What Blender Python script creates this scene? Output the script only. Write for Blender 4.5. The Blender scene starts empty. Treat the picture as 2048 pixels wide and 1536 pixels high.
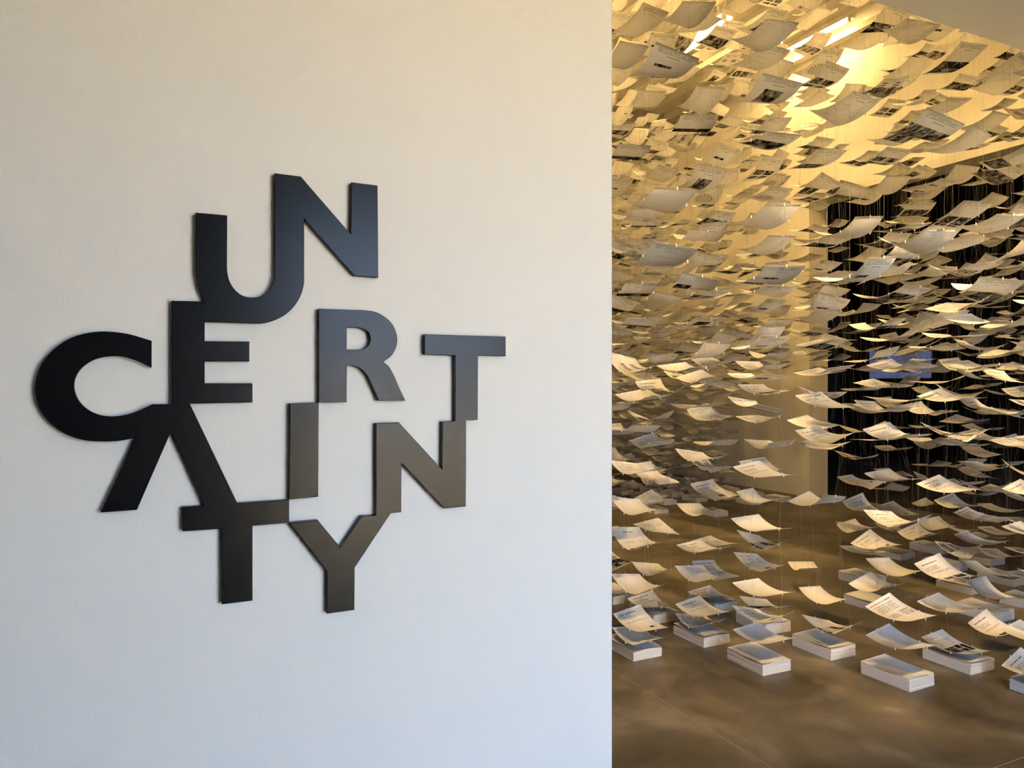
import bpy, math, random
import numpy as np
from mathutils import Vector, Matrix, Euler
from mathutils.bvhtree import BVHTree

random.seed(7)
rng = np.random.default_rng(11)
sc = bpy.context.scene
COL = sc.collection

# ------------------------------------------------------------------ camera
cam_d = bpy.data.cameras.new('camera')
cam = bpy.data.objects.new('camera', cam_d)
COL.objects.link(cam)
cam.location = (0, 0, 1.65)
cam.rotation_euler = (math.radians(90), 0, math.radians(-26))
cam_d.sensor_width = 36.0
cam_d.lens = 36.0 * 1500 / 2048
cam_d.clip_start = 0.05
cam_d.clip_end = 300
sc.camera = cam

# ------------------------------------------------------------------ sky, sun, exposure
SKY_COL, SKY_STR = (0.50, 0.69, 1.0), 9.3
SUN_STR = 52.0
TUBE_COL, TUBE_STR = (1.0, 0.63, 0.215), 180.0
OPAL_STR = 2.0
SPOT_W = 130.0
PANEL_W = 104.0
world = bpy.data.worlds.new('sky')
sc.world = world
world.use_nodes = True
wb = world.node_tree.nodes['Background']
wb.inputs[0].default_value = (*SKY_COL, 1)
wb.inputs[1].default_value = SKY_STR
sun_d = bpy.data.lights.new('sun', 'SUN')
sun_d.energy = SUN_STR
sun_d.angle = math.radians(0.5)
sun_d.color = (1.0, 0.80, 0.52)
sun = bpy.data.objects.new('sun', sun_d)
COL.objects.link(sun)
sun.rotation_euler = (math.radians(-38), 0, math.radians(12))   # high, from behind the building
por_d = bpy.data.lights.new('window_portal', 'AREA')             # guides sampling of the sky through the window
por_d.shape = 'RECTANGLE'
por_d.size, por_d.size_y = 1.8, 2.85
por_d.cycles.is_portal = True
por = bpy.data.objects.new('window_portal', por_d)
COL.objects.link(por)
por.location = (1.85, -1.46, 1.5)
por.rotation_euler = (math.radians(90), 0, 0)
vs = sc.view_settings
vs.view_transform = 'Standard'
vs.look = 'None'
vs.exposure = 0.62
vs.gamma = 1.0
vs.use_curve_mapping = False
sc.cycles.use_denoising = True
sc.cycles.max_bounces = 6
sc.cycles.diffuse_bounces = 3
sc.cycles.glossy_bounces = 2
sc.cycles.time_limit = 900.0
sc.cycles.caustics_reflective = False
sc.cycles.caustics_refractive = False
sc.cycles.use_adaptive_sampling = True
sc.cycles.adaptive_threshold = 0.15
sc.cycles.adaptive_min_samples = 20
sc.cycles.transparent_max_bounces = 6

# ------------------------------------------------------------------ materials
class NT:
    def __init__(self, name):
        self.mat = bpy.data.materials.new(name)
        self.mat.use_nodes = True
        self.nt = self.mat.node_tree
        self.nt.nodes.clear()
        self.out = self.nt.nodes.new('ShaderNodeOutputMaterial')
    def n(self, t, **kw):
        nd = self.nt.nodes.new(t)
        for k, v in kw.items():
            setattr(nd, k, v)
        return nd
    def put(self, sock, v):
        if isinstance(v, bpy.types.NodeSocket):
            self.nt.links.new(v, sock)
        elif v is not None:
            sock.default_value = v
    def m(self, op, a, b=None, c=None, clamp=False):
        nd = self.n('ShaderNodeMath', operation=op, use_clamp=clamp)
        for i, v in enumerate((a, b, c)):
            if v is not None:
                self.put(nd.inputs[i], v)
        return nd.outputs[0]
    def noise(self, vec, scale, detail=3, rough=0.55, dist=0.0):
        nd = self.n('ShaderNodeTexNoise')
        if vec is not None:
            self.put(nd.inputs['Vector'], vec)
        nd.inputs['Scale'].default_value = scale
        nd.inputs['Detail'].default_value = detail
        nd.inputs['Roughness'].default_value = rough
        nd.inputs['Distortion'].default_value = dist
        return nd.outputs['Fac']
    def ramp(self, fac, stops):
        nd = self.n('ShaderNodeValToRGB')
        el = nd.color_ramp.elements
        while len(el) < len(stops):
            el.new(0.5)
        for e, (p, c) in zip(el, stops):
            e.position = p
            e.color = (*c, 1)
        self.put(nd.inputs[0], fac)
        return nd.outputs[0]
    def mix(self, fac, a, b):
        nd = self.n('ShaderNodeMix', data_type='RGBA')
        self.put(nd.inputs[0], fac)
        for i, v in ((6, a), (7, b)):
            self.put(nd.inputs[i], (*v, 1) if isinstance(v, tuple) and len(v) == 3 else v)
        return nd.outputs[2]
    def comb(self, x, y, z=0.0):
        nd = self.n('ShaderNodeCombineXYZ')
        for i, v in enumerate((x, y, z)):
            self.put(nd.inputs[i], v)
        return nd.outputs[0]
    def bump(self, h, strength, dist=0.01):
        nd = self.n('ShaderNodeBump')
        self.put(nd.inputs['Height'], h)
        nd.inputs['Strength'].default_value = strength
        nd.inputs['Distance'].default_value = dist
        return nd.outputs[0]
    def principled(self, col, rough=0.5, normal=None, metal=0.0, spec=0.5):
        nd = self.n('ShaderNodeBsdfPrincipled')
        self.put(nd.inputs['Base Color'], (*col, 1) if isinstance(col, tuple) else col)
        self.put(nd.inputs['Roughness'], rough)
        nd.inputs['Metallic'].default_value = metal
        nd.inputs['Specular IOR Level'].default_value = spec
        if normal is not None:
            self.put(nd.inputs['Normal'], normal)
        self.put(self.out.inputs[0], nd.outputs[0])
        return self.mat
    def obj(self):
        return self.n('ShaderNodeTexCoord').outputs['Object']

def plain(name, col, rough=0.6, metal=0.0, spec=0.5, vary=0.06, scale=6.0):
    k = NT(name)
    f = k.noise(k.obj(), scale, 4)
    lo = tuple(c * (1 - vary) for c in col)
    hi = tuple(min(1, c * (1 + vary)) for c in col)
    return k.principled(k.ramp(f, [(0.3, lo), (0.7, hi)]), rough, None, metal, spec)

def plaster(name, col, peel=0.20):
    k = NT(name)
    g = k.n('ShaderNodeNewGeometry').outputs['Position']
    big = k.noise(g, 1.3, 3)
    fine = k.noise(g, 150.0, 3, 0.6)
    c = k.ramp(big, [(0.3, tuple(x * 0.985 for x in col)), (0.7, col)])
    return k.principled(c, 0.72, k.bump(fine, peel, 0.004), 0, 0.3)

def emit(name, col, strength):
    k = NT(name)
    e = k.n('ShaderNodeEmission')
    e.inputs[0].default_value = (*col, 1)
    e.inputs[1].default_value = strength
    k.put(k.out.inputs[0], e.outputs[0])
    return k.mat

M = {}
M['wall'] = plaster('white_plaster', (0.86, 0.85, 0.83))
M['hall'] = plaster('hall_plaster', (0.74, 0.71, 0.65), 0.05)
M['soffit'] = plaster('soffit_plaster', (0.80, 0.78, 0.75), 0.05)
M['dark_wall'] = plain('charcoal_paint', (0.035, 0.034, 0.033), 0.85, spec=0.2)
M['dark_ceil'] = plain('black_ceiling', (0.02, 0.018, 0.015), 0.9, spec=0.1)
M['dark_floor'] = plain('dark_room_floor', (0.02, 0.017, 0.013), 0.7, spec=0.2)
M['slat'] = plain('dark_timber', (0.013, 0.009, 0.005), 0.7, spec=0.2, vary=0.3, scale=9)
M['slat_back'] = plain('dark_backing', (0.008, 0.007, 0.005), 0.9, spec=0.1)
M['batten'] = plain('grey_batten', (0.36, 0.34, 0.28), 0.7)
M['housing'] = plain('lamp_housing', (0.75, 0.74, 0.7), 0.5)
M['black'] = plain('black_metal', (0.012, 0.012, 0.012), 0.5)
M['bead'] = plain('clear_bead', (0.85, 0.84, 0.8), 0.25)
M['thread'] = plain('nylon_thread', (0.42, 0.4, 0.36), 0.3)
M['tube'] = emit('lamp_tube', TUBE_COL, TUBE_STR)
M['tube_wall'] = emit('lamp_tube_wall', TUBE_COL, TUBE_STR * 0.34)
M['opal'] = emit('added_opal_diffuser', (1.0, 0.68, 0.26), OPAL_STR)
M['spot'] = emit('spot_lens', (1.0, 0.8, 0.5), 22.0)
M['frame'] = plain('dark_frame', (0.06, 0.06, 0.065), 0.45)
M['ground'] = plain('sunlit_paving', (0.50, 0.40, 0.235), 0.9, vary=0.12, scale=0.6)
M['filler'] = plain('joint_filler', (0.32, 0.30, 0.27), 0.8)

def letter_mat():
    k = NT('satin_black_paint')
    f = k.noise(k.obj(), 260.0, 2)
    b = k.noise(k.obj(), 7.0, 3)
    rough = k.m('MULTIPLY_ADD', b, 0.03, 0.25)
    return k.principled((0.004, 0.004, 0.0045), rough, k.bump(f, 0.05, 0.001), 0, 0.24)
M['letter'] = letter_mat()

def concrete():
    k = NT('polished_concrete')
    g = k.n('ShaderNodeNewGeometry').outputs['Position']
    a = k.noise(g, 1.5, 5, 0.6, 0.8)
    b = k.noise(g, 3.2, 6, 0.62, 0.4)
    s = k.noise(g, 46.0, 3)
    v = k.m('ADD', k.m('MULTIPLY', a, 0.62), k.m('MULTIPLY', b, 0.38))
    c = k.ramp(v, [(0.36, (0.048, 0.038, 0.025)), (0.46, (0.08, 0.069, 0.05)), (0.54, (0.115, 0.10, 0.08)), (0.64, (0.19, 0.172, 0.15))])
    sp = k.m('GREATER_THAN', s, 0.74)
    c = k.mix(k.m('MULTIPLY', sp, 0.35), c, (0.09, 0.07, 0.05))
    rough = k.m('MULTIPLY_ADD', b, 0.35, 0.28)
    return k.principled(c, rough, k.bump(s, 0.03, 0.002), 0, 0.4)
M['floor'] = concrete()

def glass():
    k = NT('window_glass')
    t = k.n('ShaderNodeBsdfTransparent')
    g = k.n('ShaderNodeBsdfGlossy')
    g.inputs['Roughness'].default_value = 0.02
    mx = k.n('ShaderNodeMixShader')
    mx.inputs[0].default_value = 0.06
    k.put(mx.inputs[1], t.outputs[0])
    k.put(mx.inputs[2], g.outputs[0])
    k.put(k.out.inputs[0], mx.outputs[0])
    return k.mat
M['glass'] = glass()

def stack_mat():
    k = NT('stacked_page_edges')
    g = k.n('ShaderNodeNewGeometry').outputs['Position']
    sp = k.n('ShaderNodeSeparateXYZ')
    k.put(sp.inputs[0], g)
    v = k.comb(k.m('MULTIPLY', sp.outputs[0], 3.0), k.m('MULTIPLY', sp.outputs[1], 3.0), k.m('MULTIPLY', sp.outputs[2], 420.0))
    f = k.noise(v, 1.0, 2)
    c = k.ramp(f, [(0.3, (0.66, 0.65, 0.63)), (0.6, (0.82, 0.81, 0.78))])
    return k.principled(c, 0.85, k.bump(f, 0.35, 0.002), 0, 0.2)
M['stack'] = stack_mat()

# printed pages ------------------------------------------------------------
PAPER = (0.88, 0.87, 0.85)
def page_mat(name, elems):
    """elems: text / photo / dots / box in page coordinates, y from the head of the page."""
    k = NT(name)
    uv = k.n('ShaderNodeTexCoord').outputs['UV']
    sp = k.n('ShaderNodeSeparateXYZ')
    k.put(sp.inputs[0], uv)
    x, y = sp.outputs[0], sp.outputs[1]
    rnd = k.m('MULTIPLY', k.n('ShaderNodeObjectInfo').outputs['Random'], 37.0)
    def rect(x0, x1, y0, y1):
        return k.m('MULTIPLY', k.m('COMPARE', x, (x0 + x1) / 2, (x1 - x0) / 2), k.m('COMPARE', y, (y0 + y1) / 2, (y1 - y0) / 2))
    ink = None
    for e in elems:
        kind = e[0]
        if kind == 'text':
            _, x0, x1, y0, y1, n, st = e
            yl = k.m('MULTIPLY', k.m('SUBTRACT', y, y0), n / (y1 - y0))
            line = k.m('LESS_THAN', k.m('FRACT', yl), 0.58)
            wd = k.noise(k.comb(k.m('MULTIPLY', x, 26.0), k.m('MULTIPLY', k.m('FLOOR', yl), 3.71), rnd), 1.0, 1)
            v = k.m('MULTIPLY', k.m('MULTIPLY', rect(x0, x1, y0, y1), line), k.m('MULTIPLY', k.m('GREATER_THAN', wd, 0.42), st))
        elif kind == 'photo':
            _, x0, x1, y0, y1, dark, sx, sy = e
            f = k.noise(k.comb(k.m('MULTIPLY', x, sx), k.m('MULTIPLY', y, sy), rnd), 1.0, 5, 0.65, 0.6)
            f = k.m('MULTIPLY_ADD', k.m('SUBTRACT', f, 0.5), 3.0, dark + 0.14, clamp=True)
            v = k.m('MULTIPLY', rect(x0, x1, y0, y1), f)
        elif kind == 'dots':
            _, cx, cy, R = e
            dx = k.m('SUBTRACT', x, cx)
            dy = k.m('MULTIPLY', k.m('SUBTRACT', y, cy), 1.414)
            r = k.m('SQRT', k.m('ADD', k.m('MULTIPLY', dx, dx), k.m('MULTIPLY', dy, dy)))
            th = k.m('ARCTAN2', dy, dx)
            ring = k.m('LESS_THAN', k.m('FRACT', k.m('MULTIPLY', r, 4.2 / R)), 0.55)
            seg = k.m('LESS_THAN', k.m('FRACT', k.m('MULTIPLY', th, 2.6)), 0.62)
            v = k.m('MULTIPLY', k.m('MULTIPLY', ring, seg), k.m('LESS_THAN', r, R))
        else:                                             # 'box': an outline
            _, x0, x1, y0, y1, w, st = e
            v = k.m('MULTIPLY', k.m('SUBTRACT', rect(x0, x1, y0, y1), rect(x0 + w, x1 - w, y0 + w, y1 - w)), st)
        ink = v if ink is None else k.m('MAXIMUM', ink, v)
    col = PAPER + (1,)
    if ink is not None:
        col = k.mix(ink, PAPER, (0.016, 0.015, 0.015))
    d = k.n('ShaderNodeBsdfDiffuse')
    t = k.n('ShaderNodeBsdfTranslucent')
    for b in (d, t):
        k.put(b.inputs[0], col)
    mx = k.n('ShaderNodeMixShader')
    mx.inputs[0].default_value = 0.12
    k.put(mx.inputs[1], d.outputs[0])
    k.put(mx.inputs[2], t.outputs[0])
    k.put(k.out.inputs[0], mx.outputs[0])
    return k.mat

HEAD = [('text', .10, .90, .05, .135, 4, .5), ('text', .36, .66, .165, .185, 1, .75)]
TITLE = [('text', .14, .72, .10, .135, 1, .8)]
PARA = [('text', .14, .60, .19, .30, 4, .5), ('text', .14, .86, .34, .40, 3, .5)]
LAYOUT = {
 'blank': [],
 'header': HEAD,
 'tool': HEAD + [('photo', .22, .62, .36, .43, .75, 9, 5), ('text', .30, .40, .43, .46, 1, .5), ('text', .12, .46, .72, .735, 1, .7), ('text', .52, .9, .66, .675, 1, .7), ('photo', .45, .9, .86, .97, .55, 8, 12)],
 'photo_mid': HEAD + [('photo', .28, .74, .28, .76, .72, 9, 5)],
 'photo_wide': HEAD + [('photo', .06, .94, .30, .72, .78, 6, 5)],
 'photo_big': HEAD + [('photo', .0, 1.0, .30, .86, .62, 14, 5)],
 'photo_low': HEAD + [('photo', .08, .92, .56, .92, .66, 10, 8)],
 'band': HEAD + [('photo', .0, 1.0, .46, .88, .85, 4, 6)],
 'photo_four': HEAD + [('photo', .1, .47, .36, .56, .72, 9, 9), ('photo', .53, .9, .36, .56, .76, 9, 9), ('photo', .1, .47, .62, .8, .72, 7, 9), ('photo', .53, .9, .62, .8, .7, 9, 7)],
 'photo_two': HEAD + [('photo', .05, .47, .48, .84, .78, 8, 8), ('photo', .53, .95, .48, .84, .82, 8, 8)],
 'dots': HEAD + [('dots', .5, .58, .34)],
 'plan': HEAD + [('text', .1, .9, .20, .207, 1, .5), ('text', .25, .8, .33, .37, 2, .22), ('box', .30, .72, .52, .92, .012, .4), ('box', .18, .30, .6, .8, .01, .3)],
 'dark_left': HEAD + [('photo', .0, .40, .40, .72, .88, 5, 7), ('text', .4, .95, .52, .60, 2, .8)],
 'text': TITLE + PARA,
 'text_small': TITLE + PARA + [('photo', .62, .76, .68, .75, .95, 9, 9)],
 'small_image': TITLE + PARA + [('photo', .40, .62, .74, .86, .62, 12, 12), ('text', .1, .9, .56, .60, 2, .2)],
 'half_photo': [('text', .12, .7, .1, .2, 3, .2), ('photo', .0, 1.0, .46, .88, .84, 5, 12)],
 'text_rows': [('text', .10, .88, .07, .10, 1, .85), ('text', .12, .80, .14, .36, 5, .55), ('text', .55, .95, .42, .62, 5, .7), ('text', .1, .45, .46, .6, 4, .6)],
 'text_photo': TITLE + PARA + [('photo', .1, .48, .62, .76, .78, 9, 9), ('photo', .54, .9, .60, .74, .82, 9, 9), ('photo', .2, .8, .8, .9, .55, 9, 9)],
 'title_band': [('text', .34, .68, .13, .16, 1, .9), ('text', .44, .58, .21, .23, 1, .5), ('text', .12, .9, .33, .36, 2, .5), ('text', .15, .5, .42, .55, 3, .35), ('text', .62, .85, .42, .55, 3, .35), ('photo', .04, .96, .82, .95, .85, 14, 8)],
 'photo_grid': [('text', .14, .5, .12, .14, 1, .7), ('text', .14, .8, .2, .42, 6, .4), ('photo', .05, .48, .46, .72, .7, 8, 8), ('photo', .52, .74, .44, .58, .85, 9, 9), ('photo', .52, .74, .60, .74, .85, 9, 9), ('photo', .77, .95, .46, .74, .8, 9, 9)],
}
PAGE = {n: page_mat('page_' + n, e) for n, e in LAYOUT.items()}
PAGE_IX = {n: i for i, n in enumerate(LAYOUT)}

# ------------------------------------------------------------------ mesh helpers
class MB:
    def __init__(self):
        self.v, self.f = [], []
    def box(self, x0, x1, y0, y1, z0, z1):
        b = len(self.v)
        self.v += [(x0, y0, z0), (x1, y0, z0), (x1, y1, z0), (x0, y1, z0), (x0, y0, z1), (x1, y0, z1), (x1, y1, z1), (x0, y1, z1)]
        self.f += [tuple(b + i for i in q) for q in ((0, 3, 2, 1), (4, 5, 6, 7), (0, 1, 5, 4), (1, 2, 6, 5), (2, 3, 7, 6), (3, 0, 4, 7))]
        return self
    def prism(self, pts, z0, z1):
        b, n = len(self.v), len(pts)
        self.v += [(x, y, z0) for x, y in pts] + [(x, y, z1) for x, y in pts]
        self.f += [tuple(b + i for i in range(n - 1, -1, -1)), tuple(b + n + i for i in range(n))]
        self.f += [(b + i, b + (i + 1) % n, b + n + (i + 1) % n, b + n + i) for i in range(n)]
        return self
    def lathe(self, prof, n=16, c=(0, 0, 0)):
        b = len(self.v)
        for r, z in prof:
            for i in range(n):
                a = 2 * math.pi * i / n
                self.v.append((c[0] + r * math.cos(a), c[1] + r * math.sin(a), c[2] + z))
        for j in range(len(prof) - 1):
            for i in range(n):
                self.f.append((b + j * n + i, b + j * n + (i + 1) % n, b + (j + 1) * n + (i + 1) % n, b + (j + 1) * n + i))
        self.f.append(tuple(b + i for i in range(n - 1, -1, -1)))
        self.f.append(tuple(b + (len(prof) - 1) * n + i for i in range(n)))
        return self
    def tube(self, p, q, r, n=8):
        p, q = Vector(p), Vector(q)
        d = (q - p).normalized()
        a = d.orthogonal().normalized()
        c = d.cross(a)
        b = len(self.v)
        for e in (p, q):
            for i in range(n):
                t = 2 * math.pi * i / n
                self.v.append(tuple(e + (a * math.cos(t) + c * math.sin(t)) * r))
        self.f += [(b + i, b + (i + 1) % n, b + n + (i + 1) % n, b + n + i) for i in range(n)]
        self.f += [tuple(b + i for i in range(n - 1, -1, -1)), tuple(b + n + i for i in range(n))]
        return self
    def mesh(self, name, mat):
        me = bpy.data.meshes.new(name)
        me.from_pydata(self.v, [], self.f)
        me.materials.append(mat)
        me.update()
        return me
    def build(self, name, mat, parent=None, smooth=False):
        o = bpy.data.objects.new(name, self.mesh(name, mat))
        COL.objects.link(o)
        o.parent = parent
        if smooth:
            o.data.shade_smooth()
        return o

def tag(o, label=None, cat=None, group=None, kind=None):
    for k, v in (('label', label), ('category', cat), ('group', group), ('kind', kind)):
        if v:
            o[k] = v
    return o

def empty(name, loc=(0, 0, 0), rz=0.0):
    o = bpy.data.objects.new(name, None)
    o.empty_display_size = 0.1
    COL.objects.link(o)
    o.location = loc
    o.rotation_euler = (0, 0, rz)
    return o

def link(name, data, parent=None, loc=None):
    o = bpy.data.objects.new(name, data)
    COL.objects.link(o)
    o.parent = parent
    if loc is not None:
        o.location = loc
    return o

def copy_tree(o, parent=None):
    c = o.copy()
    COL.objects.link(c)
    c.parent = parent
    for ch in list(o.children):
        copy_tree(ch, c)
    return c

def struct(o, label=None):
    return tag(o, label, None, None, 'structure')

# ------------------------------------------------------------------ the setting
WY, WT = 1.90, 0.15                   # sign wall front face and thickness
WX = 1.2657                           # free end of the sign wall
SOF = 3.17                            # entrance ceiling
HZ = 6.70                             # hall ceiling
RX, RT = 8.70, 0.38                   # right wall face and thickness
DY0, DY1, DZ = 2.75, 7.94, 4.30       # big doorway in the right wall
ch = 0.006
mb = MB()
mb.prism([(-3.0, WY), (WX - ch, WY), (WX, WY + ch), (WX, WY + WT), (-3.0, WY + WT)], 0, SOF)
struct(mb.build('wall_front', M['wall']), 'white plastered partition wall carrying the black sign')
struct(MB().box(-3.0, RX, WY, WY + WT, SOF + 0.001, HZ).build('wall_header', M['hall']), 'wall above the entrance ceiling edge')
struct(MB().box(6.7, RX, WY, WY + WT, 0, SOF).build('wall_pier', M['wall']), 'white wall beyond the right side of the opening')
mb = MB().box(RX, RX + RT, WY, DY0, 0, HZ).box(RX, RX + RT, DY1, 14.0, 0, HZ).box(RX, RX + RT, DY0, DY1, DZ, HZ)
struct(mb.build('wall_right', M['hall']), 'cream hall wall with a tall dark doorway')
struct(MB().box(-3.0, RX, 14.0, 14.2, 0, HZ).build('wall_back', M['hall']), 'cream end wall of the hall')
struct(MB().box(-3.2, -3.0, -1.6, 14.2, 0, HZ).build('wall_left', M['hall']), 'left wall of hall and entrance')
ceil = struct(MB().box(-3.0, RX, WY + WT, 14.0, HZ, HZ + 0.2).build('ceiling', M['hall']), 'cream ceiling of the hall behind grey battens')
c2 = struct(MB().box(-3.0, 8.0, -1.6, WY + WT, SOF, SOF + 0.2).build('ceiling_entrance', M['soffit']), 'grey underside of the entrance ceiling')
struct(MB().box(7.8, 8.0, -1.6, WY, 0, SOF).build('wall_side', M['wall']), 'right wall of the entrance space')
# rear wall of the entrance: dark left part and a wide glazed front
mb = MB().box(-3.0, 0.95, -1.75, -1.6, 0, SOF).box(0.95, 2.75, -1.75, -1.6, 2.95, SOF)
struct(mb.build('wall_rear', M['dark_wall']), 'dark wall behind the camera')
struct(MB().box(2.75, 7.8, -1.75, -1.6, 0, SOF).build('wall_rear_side', M['wall']))
win = struct(empty('window_1', (0.95, -1.68, 0)), 'wide glazed entrance front behind the camera')
for i in range(3):
    x = i * 1.8 / 2
    MB().box(x - .03, x + .03, -.04, .04, 0, 2.95).build('mullion', M['frame'], win)
for z in (0.03, 2.92):
    MB().box(0, 1.8, -.04, .04, z - .03, z + .03).build('rail', M['frame'], win)
for i in range(2):
    x = i * 1.8 / 2
    MB().box(x + .03, x + 1.8 / 2 - .03, -.004, .004, .06, 2.89).build('pane', M['glass'], win)
# ground outside
struct(MB().box(-60, 60, -90, -1.75, -0.3, -0.02).build('ground_outside', M['ground']), 'sunlit paving outside the entrance')
# floor: joint filler below, slabs of polished concrete above
floor = struct(MB().box(-3.0, 16.6, -1.6, 14.0, -0.25, -0.0012).build('floor', M['filler']), 'polished brown concrete floor with pale joints')
xs = [-3.0, -1.58, 2.42, 6.42, RX + RT, 12.7, 16.6]
ys = [-1.6, 1.99, 5.99, 9.99, 14.0]
for a, b in zip(xs, xs[1:]):
    for c, d in zip(ys, ys[1:]):
        MB().box(a + .0025, b - .0025, c + .0025, d - .0025, -0.2, 0).build('slab', M['dark_floor' if a > 8 else 'floor'], floor)
# battens under the hall ceiling, one over each row of threads
X0, DXG, Y0, DYG = 2.705, 0.533, 2.3185, 0.507
for i in range(-4, 12):
    x = X0 + DXG * i
    MB().box(x - .055, x + .055, WY + WT, 14.0, 6.36, 6.44).build('batten', M['batten'], ceil)
for y in (3.6, 6.2, 8.8, 11.4):
    MB().box(-1.0, RX, y - .04, y + .04, 6.44, HZ).build('cross_beam', M['batten'], ceil)

# dark room behind the doorway
DX1 = 16.4
wf = struct(MB().box(DX1, DX1 + .2, 0.0, 14.0, 0, 5.2).build('wall_far', M['slat_back']), 'dark slatted wall of the room behind the doorway')
sl = MB().box(-.05, 0, -.045, .045, 0, 5.2).mesh('slat', M['slat'])
for q in range(88):
    link('slat', sl, wf, (DX1 - .001, 0.15 + q * 0.158, 0))
struct(MB().box(RX + RT, DX1, 13.9, 14.0, 0, 5.2).build('wall_dark_end', M['dark_wall']))
struct(MB().box(RX + RT, DX1, 0.0, 0.1, 0, 5.2).build('wall_dark_near', M['dark_wall']))
struct(MB().box(RX + RT, DX1 + .2, 0.0, 14.0, 5.2, 5.35).build('ceiling_dark', M['dark_ceil']))
struct(MB().box(DX1 - .14, DX1 - .06, 0.1, 13.9, 4.28, 4.36).build('trim_1', M['black']), 'black rail along the dark slatted wall')

# ------------------------------------------------------------------ ceiling lamps
def ceiling_light(x, y, label, tm='tube'):
    t = empty('ceiling_light', (x, y, 6.5))
    MB().box(-.16, .16, -.78, .78, -.0, .07).build('housing', M['housing'], t)
    for s in (-1, 1):
        MB().tube((s * .08, -.74, -.03), (s * .08, .74, -.03), .022, 6).build('tube', M[tm], t)
        for e in (-1, 1):
            MB().box(s * .08 - .028, s * .08 + .028, e * .74 - .02, e * .74 + .02, -.055, 0).build('lamp_holder', M['housing'], t)
    MB().box(-.02, .02, -.02, .02, .07, .2).build('bracket', M['housing'], t)
    tag(t, label, 'ceiling light', 'strip lights under the hall ceiling')
ceiling_light(8.28, 7.72, 'bright twin tube strip light washing the cream wall', 'tube_wall')
ceiling_light(6.92, 8.4, 'twin tube strip light half hidden by sheets, left of the bright one', 'tube_wall')
def panel_light(x, y):
    t = empty('ceiling_light', (x, y, 6.5))
    MB().box(-.16, .16, -.78, .78, .004, .07).build('housing', M['housing'], t)
    MB().box(-.02, .02, -.02, .02, .07, .2).build('bracket', M['housing'], t)
    l_d = bpy.data.lights.new('panel_glow', 'AREA')
    l_d.shape = 'RECTANGLE'
    l_d.size, l_d.size_y = .28, 1.5
    l_d.energy = PANEL_W
    l_d.color = TUBE_COL
    link('panel_glow', l_d, t)
    tag(t, 'flat strip light above the hanging sheets, out of view', 'ceiling light', 'strip lights under the hall ceiling')
for x, y in ((5.6, 11.4), (5.6, 3.1), (5.6, 5.4), (5.6, 6.6), (4.0, 2.95), (3.6, 5.0), (3.6, 7.4), (3.6, 9.8), (2.2, 3.6)):
    panel_light(x, y)
def added_opal_strip(x, y, label):  # unseen lamp added to warm the upper part of the sign wall
    t = empty('added_strip_lamp', (x, y, SOF))
    MB().box(-.9, .9, -.07, .07, -.05, -.001).build('housing', M['housing'], t)
    MB().box(-.89, .89, -.06, .06, -.075, -.051).build('diffuser', M['opal'], t)
    tag(t, label, 'ceiling light', 'added warm strip lamps over the entrance')
added_opal_strip(0.6, 0.7, 'added opal strip lamp, unseen under the entrance ceiling, warming the sign wall top')
def track_spot(x, y, aim, label):
    t = empty('track_spotlight', (x, y, SOF - .16))
    MB().box(-.018, .018, -.018, .018, .07, .159).build('mount', M['black'], t)
    d = (Vector(aim) - t.location).normalized()
    q_ = d.to_track_quat('-Z', 'Y')
    b = MB().lathe([(.05, -.07), (.058, -.05), (.055, .07), (.03, .09)], 18).build('lamp_body', M['black'], t, True)
    e = MB().lathe([(.044, -.0712), (.044, -.0708)], 18).build('lens', M['spot'], t)
    l_d = bpy.data.lights.new('spot_beam', 'SPOT')
    l_d.energy = SPOT_W
    l_d.color = (1.0, 0.64, 0.27)
    l_d.spot_size = math.radians(78)
    l_d.spot_blend = 0.7
    l_d.shadow_soft_size = 0.05
    l_o = link('spot_beam', l_d, t, d * .085)
    for o in (b, e, l_o):
        o.rotation_mode = 'QUATERNION'
        o.rotation_quaternion = q_
    tag(t, label, 'spotlight', 'warm track spotlights over the entrance opening')
track_spot(2.3, 1.35, (2.9, 4.2, .5), 'black track spotlight nearest the sign wall, out of view')
track_spot(3.9, 1.35, (3.7, 3.9, .4), 'black track spotlight over the middle of the opening, out of view')
track_spot(5.5, 1.35, (4.6, 3.8, .6), 'black track spotlight far right over the opening, out of view')
t = empty('spotlight', (7.235, 7.135, 6.0))
MB().lathe([(.05, .0), (.085, .02), (.085, .10), (.06, .15), (.02, .17)], 18).build('lamp_body', M['housing'], t, True)
MB().lathe([(.0, -.004), (.075, -.004), (.078, .018)], 18).build('lens', M['spot'], t)
MB().tube((0, 0, .16), (0, 0, .40), .012).build('stem', M['housing'], t)
tag(t, 'small round glowing spotlight below the bright strip light', 'spotlight')
t = empty('dome_camera', (6.38, 8.46, 6.28))
MB().lathe([(.012, -.07), (.05, -.055), (.072, -.02), (.075, 0)], 18).build('dome', M['black'], t, True)
MB().lathe([(.085, 0), (.085, .05), (.03, .08)], 18).build('base', M['housing'], t)
tag(t, 'small black dome fixture under the ceiling battens at upper left', 'ceiling fixture')

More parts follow.
